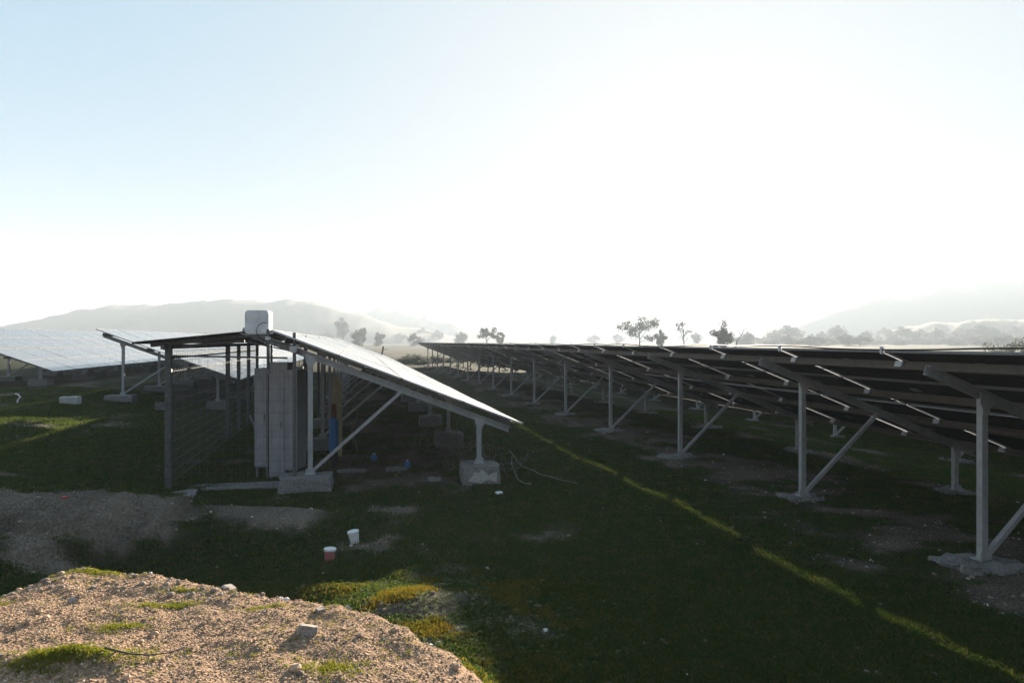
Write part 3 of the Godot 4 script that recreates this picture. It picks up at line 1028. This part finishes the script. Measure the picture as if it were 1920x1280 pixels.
	tube(st, pts, 0.014, 0.006, 6)
	tag(obj("fallen_branch", st, M.twig, self), "long thin dry branch trailing over the grass from the creeper", "branch")
	# hanging creeper inside the table
	st = begin()
	pts = []
	for i in 12:
		var g := P(-0.05 + 0.06 * sin(i * 1.3), 14.3 + 0.04 * cos(i * 2.1), 0)
		pts.append(Vector3(g.x, 0.1 + i * 0.155, g.z))
	tube(st, pts, 0.012, 0.008, 6)
	tag(obj("hanging_creeper", st, M.twig, self), "single wavy dead stem hanging from the table behind the braces", "dead plant")

# ---------------------------------------------------------------- ground cover
func scatter(called: String, label: String, mesh: Mesh, spots: Array) -> void:
	var mm := MultiMesh.new()
	mm.transform_format = MultiMesh.TRANSFORM_3D
	mm.use_colors = true
	mm.mesh = mesh
	mm.instance_count = spots.size()
	for i in spots.size():
		mm.set_instance_transform(i, spots[i][0])
		mm.set_instance_color(i, spots[i][1])
	var o := MultiMeshInstance3D.new()
	o.name = called
	o.multimesh = mm
	add_child(o)
	tag(o, label, called.replace("_", " "), "", "stuff")

func tuft_mesh(blades: int, spread: float, wide: float) -> ArrayMesh:
	var st := begin()
	for i in blades:
		var a := rng.randf() * TAU
		var r := spread * sqrt(rng.randf())
		var p := Vector3(cos(a) * r, 0, sin(a) * r)
		var lean := Vector3(rng.randfn() * 0.35, 0, rng.randfn() * 0.35)
		var side := Vector3(cos(a * 3.1), 0, sin(a * 3.1)) * wide
		var h := rng.randf_range(0.5, 1.0)
		var mid := p + lean * 0.4 * h + Vector3(0, h * 0.6, 0)
		var tip := p + lean * h + Vector3(0, h, 0)
		var n := side.cross(Vector3.UP).normalized()
		tri(st, p - side, p + side, mid + side * 0.7, n)
		tri(st, p - side, mid + side * 0.7, mid - side * 0.7, n)
		tri(st, mid - side * 0.7, mid + side * 0.7, tip, n)
	var m := st.commit()
	m.surface_set_material(0, M.leaf)
	return m

func weed_mesh() -> ArrayMesh:
	var st := begin()
	for i in 9:
		var a := TAU * i / 9.0 + rng.randf()
		var r := rng.randf_range(0.25, 0.9)
		var c := Vector3(cos(a) * r, rng.randf_range(0.25, 0.7), sin(a) * r)
		var n := Vector3(rng.randfn() * 0.5, 1, rng.randfn() * 0.5).normalized()
		var t := n.cross(Vector3(cos(a), 0, sin(a))).normalized() * 0.2
		var b := n.cross(t) * 1.4
		tri(st, c - b, c + t, c + b, n)
		tri(st, c - b, c + b, c - t, n)
	var m := st.commit()
	m.surface_set_material(0, M.leaf)
	return m

func pebble_mesh() -> ArrayMesh:
	var st := begin()
	var f := (1.0 + sqrt(5.0)) / 2.0
	var v := []
	for q in [[-1, f, 0], [1, f, 0], [-1, -f, 0], [1, -f, 0], [0, -1, f], [0, 1, f], [0, -1, -f], [0, 1, -f], [f, 0, -1], [f, 0, 1], [-f, 0, -1], [-f, 0, 1]]:
		v.append(Vector3(q[0], q[1], q[2]).normalized() * rng.randf_range(0.75, 1.15))
	for q in [[0, 11, 5], [0, 5, 1], [0, 1, 7], [0, 7, 10], [0, 10, 11], [1, 5, 9], [5, 11, 4], [11, 10, 2], [10, 7, 6], [7, 1, 8], [3, 9, 4], [3, 4, 2], [3, 2, 6], [3, 6, 8], [3, 8, 9], [4, 9, 5], [2, 4, 11], [6, 2, 10], [8, 6, 7], [9, 8, 1]]:
		var n: Vector3 = (v[q[0]] + v[q[1]] + v[q[2]]).normalized()
		tri(st, v[q[0]], v[q[1]], v[q[2]], n)
	var m := st.commit()
	m.surface_set_material(0, M.tint)
	return m

func make_cover() -> void:
	var grass := []
	var weeds := []
	var stones := []
	# short turf, thinning with distance
	for i in 150000:
		var z := 3.6 + 22.0 * pow(rng.randf(), 1.9)
		var x := rng.randf_range(-0.8, 0.8) * z
		var d := dirt_at(x, z)
		if d + rng.randf_range(-0.2, 0.2) > 0.45: continue
		var s := rng.randf_range(0.016, 0.04) * (1.0 + 0.025 * z)
		var k := rng.randf()
		var c := Vector3(0.045, 0.085, 0.02).lerp(Vector3(0.15, 0.14, 0.05), k * k * k)
		grass.append([Transform3D(Basis(Vector3.UP, rng.randf() * TAU).scaled(Vector3(s * 2.2, s, s * 2.2)), Vector3(x, G(x, z) - 0.003, -z)), Color(c.x, c.y, c.z)])
	# tufts of moss and grass on the mound
	for a in [[-2.45, 3.78, 0.22, 0.09, 1300], [-3.37, 5.5, 0.18, 0.06, 320], [-2.44, 4.8, 0.12, 0.05, 260], [-2.52, 4.36, 0.10, 0.05, 200], [-3.55, 4.75, 0.07, 0.03, 60], [-3.75, 5.7, 0.18, 0.05, 220], [-1.75, 4.75, 0.1, 0.03, 120], [-2.5, 5.1, 0.08, 0.03, 80], [-1.0, 3.85, 0.14, 0.08, 220], [-3.9, 4.5, 0.08, 0.05, 80]]:
		for i in a[4]:
			var x: float = a[0] + rng.randfn() * a[2] * (0.6 if i % 4 else 1.5)
			var z: float = a[1] + rng.randfn() * a[3] * (0.6 if i % 4 else 1.5) + (x - a[0]) * 0.25
			var s := rng.randf_range(0.008, 0.022)
			var k := rng.randf()
			var c := Vector3(0.13, 0.17, 0.02).lerp(Vector3(0.24, 0.22, 0.04), k)
			grass.append([Transform3D(Basis(Vector3.UP, rng.randf() * TAU).scaled(Vector3(s * 1.6, s, s * 1.6)), Vector3(x, G(x, z) - 0.003, -z)), Color(c.x, c.y, c.z)])
	# stray blades and moss flecks all over the mound
	for i in 2600:
		var z := rng.randf_range(3.5, 6.2)
		var x := rng.randf_range(-5.0, 0.4)
		if mound(x, z) < 0.15 or n_patch.get_noise_2d(x * 2.6 + 31.0, z * 2.6) < 0.05: continue
		var s := rng.randf_range(0.007, 0.024)
		var c := Vector3(0.11, 0.14, 0.025).lerp(Vector3(0.26, 0.22, 0.08), rng.randf())
		grass.append([Transform3D(Basis(Vector3.UP, rng.randf() * TAU).scaled(Vector3(s * 1.4, s, s * 1.4)), Vector3(x, G(x, z) - 0.002, -z)), Color(c.x, c.y, c.z)])
	# mossy strip and pale broad-leaved weeds at the mound's foot
	for i in 34000:
		var z := rng.randf_range(3.7, 7.2)
		var x := rng.randf_range(-2.2, 1.9)
		var m := mound(x, z)
		if m > 0.2: continue
		var lat := CT * x + SN * z
		var foot := exp(-pow((lat - 0.55) / 1.0, 2.0))
		if rng.randf() > foot: continue
		var wn := n_patch.get_noise_2d(x * 3.0 + 9.0, z * 3.0)
		if m > 0.03 or wn < -0.05:
			var s := rng.randf_range(0.02, 0.045)
			var k := rng.randf()
			var c := Vector3(0.11, 0.13, 0.02).lerp(Vector3(0.24, 0.15, 0.035), k)
			grass.append([Transform3D(Basis(Vector3.UP, rng.randf() * TAU).scaled(Vector3(s * 1.5, s, s * 1.5)), Vector3(x, G(x, z) - 0.003, -z)), Color(c.x, c.y, c.z)])
		elif rng.randf() < 0.3:
			var s := rng.randf_range(0.015, 0.035)
			var k := rng.randf()
			var c := Vector3(0.09, 0.12, 0.05).lerp(Vector3(0.34, 0.34, 0.22), k * k * k)
			weeds.append([Transform3D(Basis(Vector3.UP, rng.randf() * TAU).scaled(Vector3(s, s, s)), Vector3(x, G(x, z), -z)), Color(c.x, c.y, c.z)])
	# gravel on the mound
	for i in 100000:
		var z := 3.5 + 3.4 * rng.randf()
		var x := rng.randf_range(-5.6, 0.3)
		var m := mound(x, z)
		if m < 0.12 * rng.randf() + 0.1: continue
		var s := 0.0016 + 0.007 * pow(rng.randf(), 4.0)
		if rng.randf() < 0.004: s *= rng.randf_range(2.0, 4.5)
		var k := rng.randf()
		var c := Vector3(0.52, 0.37, 0.25).lerp(Vector3(0.30, 0.205, 0.14), k)
		if rng.randf() < 0.05: c = Vector3(0.58, 0.53, 0.46)
		if rng.randf() < 0.08: c = Vector3(0.14, 0.11, 0.09)
		stones.append([Transform3D(Basis.from_euler(Vector3(rng.randf() * 3.0, rng.randf() * 6.0, rng.randf() * 3.0)).scaled(Vector3(s, s * 0.8, s)), Vector3(x, G(x, z) + s * 0.25, -z)), Color(c.x, c.y, c.z)])
	# sparse pebbles and clods elsewhere
	for i in 9000:
		var z := 5.0 + 14.0 * pow(rng.randf(), 1.5)
		var x := rng.randf_range(-0.78, 0.78) * z
		if dirt_at(x, z) < 0.45 and rng.randf() > 0.12: continue
		var s := 0.006 + 0.024 * pow(rng.randf(), 4.0)
		var k := rng.randf()
		var c := Vector3(0.30, 0.25, 0.2).lerp(Vector3(0.18, 0.14, 0.11), k)
		if rng.randf() < 0.06: c = Vector3(0.6, 0.58, 0.54)
		stones.append([Transform3D(Basis.from_euler(Vector3(rng.randf() * 3.0, rng.randf() * 6.0, 0)).scaled(Vector3(s, s * 0.7, s)), Vector3(x, G(x, z) + s * 0.2, -z)), Color(c.x, c.y, c.z)])
	scatter("grass", "short green and straw-coloured turf covering the ground", tuft_mesh(9, 0.9, 0.09), grass)
	scatter("weeds", "pale low broad-leaved weeds at the foot of the gravel mound", weed_mesh(), weeds)
	scatter("gravel", "tan and grey gravel strewn over the mound and bare earth", pebble_mesh(), stones)
	print("cover ", grass.size(), " ", weeds.size(), " ", stones.size())

func make_far() -> void:
	# trees beyond the far end of the rows: bearing is right over forward
	tree("open_tree", "wide open-crowned tree with drooping branches, broadest above the dark array", "tree", look(0.187, 264), 11.5, 11.8, "open", "leaf_olive")
	tree("small_tree", "small round tree beside the wide open-crowned tree", "tree", look(0.218, 264), 7.0, 4.2, "bush", "leaf_olive")
	tree("bare_tree", "thin almost leafless tree with a tall bare spike", "tree", look(0.252, 272), 10.6, 6.7, "bare", "leaf_dark")
	tree("dark_tree", "dense dark pointed tree beside a bare forked branch", "tree", look(0.310, 200), 7.8, 4.8, "bush", "leaf_dark")
	var st := begin()
	var b := look(0.327, 200)
	var g := Vector3(b.x, G(b.x, b.y), -b.y)
	tube(st, [g, g + Vector3(0.5, 2.6, 0), g + Vector3(1.8, 4.3, 0), g + Vector3(2.4, 5.9, 0), g + Vector3(4.0, 6.7, 0)], 0.2, 0.05, 6)
	tube(st, [g + Vector3(1.8, 4.3, 0), g + Vector3(1.0, 5.4, 0.2), g + Vector3(0.8, 6.2, 0.2)], 0.1, 0.03, 5)
	tag(obj("dead_snag", st, M.bark, self), "bare forked branch standing beside the dense dark tree", "dead tree")
	tree("small_tree", "small loose tree above the array's far part, taller of a pair", "tree", look(-0.036, 280), 8.6, 6.2, "open", "leaf_dark")
	tree("small_tree", "low wind-bent tree above the array's far part, lower of a pair", "tree", look(-0.020, 280), 6.9, 5.1, "open", "leaf_dark")
	tree("shrub_tree", "green loose-leaved shrub just above the dark array's nearer end", "shrub", look(0.737, 72), 2.75, 3.4, "open", "leaf_green")
	tree("tall_tree", "tall narrow hazy tree behind the white array", "tree", look(-0.249, 528), 19.2, 9.6, "tall", "leaf_dark")
	tree("bushy_tree", "bushy tree with a slender spire beside it behind the white array", "tree", look(-0.228, 336), 7.8, 7.4, "bush", "leaf_dark")
	tree("slender_tree", "slender spire-like tree beside the bushy one behind the white array", "tree", look(-0.219, 368), 9.6, 3.8, "tall", "leaf_dark")
	tree("round_tree", "round-headed hazy tree behind the dead snag", "tree", look(-0.195, 384), 7.4, 5.8, "bush", "leaf_dark")
	var hz := tree("round_tree", "round hazy tree at the dark array's far end", "tree", look(-0.143, 400), 7.4, 8.0, "bush", "leaf_dark")
	st = begin()
	b = look(-0.192, 88)
	g = Vector3(b.x, G(b.x, b.y), -b.y)
	tube(st, [g, g + Vector3(0.1, 0.8, 0), g + Vector3(0.3, 1.9, 0)], 0.16, 0.1, 7)
	tube(st, [g + Vector3(0.2, 1.4, 0), g + Vector3(0.6, 1.5, 0.1), g + Vector3(0.9, 1.6, 0.1)], 0.06, 0.02, 5)
	tag(obj("dead_snag", st, M.bark, self), "short dark leaning trunk behind the white array's low edge", "dead tree")
	# hazy tree belt on the plain
	for a in [[0.06, 896, 1.5, 1.3], [0.12, 960, 1.6, 2.2], [0.155, 992, 1.9, 2.0], [0.27, 672, 1.5, 1.3], [0.345, 528, 1.3, 1.2], [0.402, 688, 2.4, 3.6], [0.385, 704, 1.7, 1.8], [0.44, 720, 1.4, 1.2], [0.478, 688, 2.3, 2.2], [0.455, 704, 1.6, 1.5], [0.52, 656, 1.6, 1.4], [0.545, 832, 2.4, 2.2], [0.57, 688, 2.1, 2.6], [0.6, 704, 1.8, 2.4], [0.622, 672, 1.9, 1.5], [0.66, 688, 1.8, 1.8], [0.685, 672, 2.2, 3.4], [0.71, 672, 1.6, 2.4], [0.735, 752, 2.2, 2.2], [-0.11, 832, 2.2, 2.2], [-0.13, 896, 2.8, 2.6], [-0.165, 768, 1.6, 2.0], [-0.27, 672, 1.6, 1.8], [-0.075, 528, 1.35, 1.4], [-0.3, 768, 1.9, 2.2], [-0.45, 608, 1.2, 1.6]]:
		copy_tree(hz, "hazy_tree", look(a[0], a[1]), Vector3(a[3], a[2], a[3]), "pale tree fading into the haze on the plain", "hazy trees on the plain")
	for i in 34:
		var bx := lerpf(0.33, 0.80, (i + rng.randf()) / 34.0)
		copy_tree(hz, "hazy_shrub", look(bx, rng.randf_range(480, 760)), Vector3(rng.randf_range(1.2, 2.8), rng.randf_range(0.5, 1.0), rng.randf_range(1.2, 2.8)), "low pale bush in the hazy belt under the plain's trees", "hazy bushes on the plain")
	# rough shrubs at the far end of the middle aisle
	var proto := tree("low_shrub", "low dark shrub in the sunlit strip at the aisle's far end", "shrub", look(-0.16, 76), 0.75, 1.9, "bush", "leaf_green", "low shrubs at the aisle's end")
	for i in 26:
		var x := rng.randf_range(-0.185, 0.06)
		var d := rng.randf_range(72, 95)
		copy_tree(proto, "low_shrub", look(x, d), Vector3(rng.randf_range(0.8, 1.7), rng.randf_range(0.6, 1.2), rng.randf_range(0.8, 1.5)), "low dark shrub in the sunlit strip at the aisle's far end", "low shrubs at the aisle's end")
	# small far houses seen between the left arrays
	for a in [[-0.535, 118, "small white house with a flat roof beyond the left arrays", 0], [-0.443, 125, "small cream house with a low roof seen through the wire mesh", 1], [-0.505, 135, "little white hut beyond the left array's post", 0], [-0.72, 140, "low reddish brick house far behind the leftmost array", 2], [-0.745, 150, "low brown shed far behind the leftmost array", 2]]:
		var p := look(a[0], a[1])
		var t := thing("small_house", a[2], "house", Vector3(p.x, G(p.x, p.y) - 0.1, -p.y), 0.4)
		var hs := begin()
		box(hs, Vector3(0, 1.0, 0), Vector3(3.6, 2.2, 3.0), 0.02)
		obj("wall", hs, [M.lime, M.cream, M.rust][a[3]], t)
		hs = begin()
		extrude(hs, PackedVector2Array([Vector2(2.0, 0), Vector2(0, 0.5), Vector2(-2.0, 0)]), Vector3(0, 2.1, 1.7), Vector3(0, 2.1, -1.7), Vector3.UP)
		obj("roof", hs, [M.concrete, M.rust, M.rust][a[3]], t)
		hs = begin()
		box(hs, Vector3(-0.6, 0.9, 1.51), Vector3(0.8, 1.8, 0.06), 0.01)
		obj("door", hs, M.bark, t)
		hs = begin()
		box(hs, Vector3(0.8, 1.25, 1.51), Vector3(0.8, 0.7, 0.06), 0.01)
		obj("window", hs, M.black, t)

func _ready() -> void:
	rng.seed = 20240611
	n_low.seed = 1
	n_low.frequency = 0.11
	n_low.fractal_octaves = 3
	n_mid.seed = 2
	n_mid.frequency = 0.9
	n_mid.fractal_octaves = 4
	n_fine.seed = 4
	n_fine.frequency = 5.0
	n_fine.fractal_octaves = 3
	n_patch.seed = 9
	n_patch.frequency = 0.32
	n_patch.fractal_octaves = 4
	set_view_and_light()
	make_materials()
	make_ground()
	make_hill("hill", [[-52, 12.8], [-44, 14.4], [-36.5, 22.4], [-34, 32.0], [-32, 41.6], [-30.5, 46.4], [-25, 54.4], [-21, 57.6], [-16, 56.0], [-13, 43.2], [-9, 24.0], [-4, 9.6], [0, 3.2]], 928, 160, 5)
	make_hill("hill", [[-18, 9.6], [-14, 51.2], [-11, 70.4], [-9, 65.6], [-6, 48.0], [-2, 22.4], [2, 4.8]], 1408, 160, 6)
	make_hill("hill", [[18, 4.8], [22, 30.4], [26, 64.0], [29, 81.6], [33, 96.0], [36, 105.6], [40, 99.2], [48, 64.0], [56, 32.0]], 1376, 160, 7)
	make_hill("hill", [[22, 3.2], [27, 8.0], [30, 20.8], [32, 25.6], [36, 28.0], [40, 28.8], [48, 20.8], [56, 8.0]], 880, 112, 8)
	print("hills")
	make_panel_mesh()
	var fr := func(a: float, b: float) -> Array:
		var o := []
		while a < b:
			o.append(a)
			a += 4.2
		return o
	var near := solar_array("white-glaring solar array on high concrete blocks with the shed under its upper edge", {"lat": -1.40, "top": 2.67, "from": 11.95, "to": 66.0, "frames": fr.call(12.12, 65.0), "block": 0.26, "rafter_from": -0.45, "closed": true})
	var right := solar_array("long dark solar array seen from below, on posts with flush footings", {"lat": 6.12, "top": 2.37, "from": 0.9, "to": 72.0, "frames": [2.4, 6.35] + fr.call(9.55, 71.0), "block": 0.04, "clamps": true, "rear": 0.86})
	solar_array("pale solar array whose end frame stands beside the shed's mesh", {"lat": -8.15, "top": 2.88, "from": 24.2, "to": 66.0, "frames": fr.call(24.8, 65.0), "block": 0.2})
	solar_array("pale blue solar array behind the bent pipe, farthest from the shed", {"lat": -15.4, "top": 3.06, "from": 28.6, "to": 66.0, "frames": fr.call(29.6, 65.0), "block": 0.2})
	solar_array("low solar array behind the long dark one, glimpsed between its posts", {"closed": true, "lat": 13.2, "top": 2.0, "from": 2.0, "to": 66.0, "frames": fr.call(5.0, 65.0), "block": 0.04})
	# limewash on the front block of the near array, cable tray on its rafter
	var st := begin()
	var lw: Vector3 = near.transform.affine_inverse() * P(2.13, 12.12, 0)
	var wp := P(2.13, 12.12, 0)
	lw.y = G(wp.x, -wp.z) - near.position.y + 0.05
	var patch := PackedVector2Array([Vector2(-0.24, 0.02), Vector2(-0.02, -0.03), Vector2(0.12, 0.04), Vector2(0.26, -0.02), Vector2(0.27, 0.16), Vector2(0.20, 0.14), Vector2(0.12, 0.10), Vector2(0.07, 0.17), Vector2(0.0, 0.22), Vector2(-0.05, 0.15), Vector2(-0.12, 0.17), Vector2(-0.17, 0.10)])
	extrude(st, patch, lw + Vector3(0, 0, 0.368), lw + Vector3(0, 0, 0.30), Vector3.UP)
	obj("limewash", st, M.lime, near)
	st = begin()
	var c0: Vector3 = near.transform.affine_inverse() * P(-1.78, 12.06, 2.52)
	var c1: Vector3 = near.transform.affine_inverse() * P(-0.9, 12.06, 2.33)
	for s in [-0.03, 0.07]:
		beam(st, c0 + Vector3(0, s, 0.02), c1 + Vector3(0, s, 0.02), 0.012, 0.02)
	for i in 9:
		var q := c0.lerp(c1, (i + 0.5) / 9.0)
		beam(st, q + Vector3(-0.02, -0.03, 0.02), q + Vector3(0.02, 0.07, 0.02), 0.01, 0.012, Vector3(0, 0, 1))
	obj("cable_tray", st, M.wire, near)
	# cable clipped along the upper edge of the long array
	st = begin()
	var pts := []
	for i in 150:
		var al := 1.0 + i * 0.25
		var ph := fposmod(al, 2.02) / 2.02
		pts.append(right.transform.affine_inverse() * P(6.1, al, 2.415 + 0.022 * (4.0 * ph * (1.0 - ph)) * (1.0 if int(al / 2.02) % 3 else -0.6)))
	tube(st, pts, 0.011, 0.011, 5)
	obj("edge_cable", st, M.black, right)
	for r in 4:
		st = begin()
		pts = []
		for i in 120:
			var al := 1.2 + i * 0.253
			var ph := fposmod(al, 1.01) / 1.01
			var sl: float = ROW_AT[r] + 0.62
			pts.append(right.transform.affine_inverse() * P(6.12 + sl * cos(TILT) - 0.03 * sin(TILT), al, 2.37 - sl * sin(TILT) - 0.02 - (0.05 + 0.05 * sin(floorf(al / 1.01) * 2.3 + r)) * 4.0 * ph * (1.0 - ph)))
		tube(st, pts, 0.006, 0.006, 4)
		obj("string_cable", st, M.black, right)
	var cs := begin()
	box(cs, Vector3.ZERO, Vector3(0.03, 0.09, 0.03), 0.005)
	var cm := cs.commit()
	for i in 20:
		var k := hang("cable_clip", cm, M.alu, right)
		k.position = right.transform.affine_inverse() * P(6.105, 2.92 + i * 2.02, 2.395)
	print("arrays")
	make_shed()
	make_cabinets()
	make_antenna()
	make_small_things()
	make_far()
	print("things")
	make_cover()
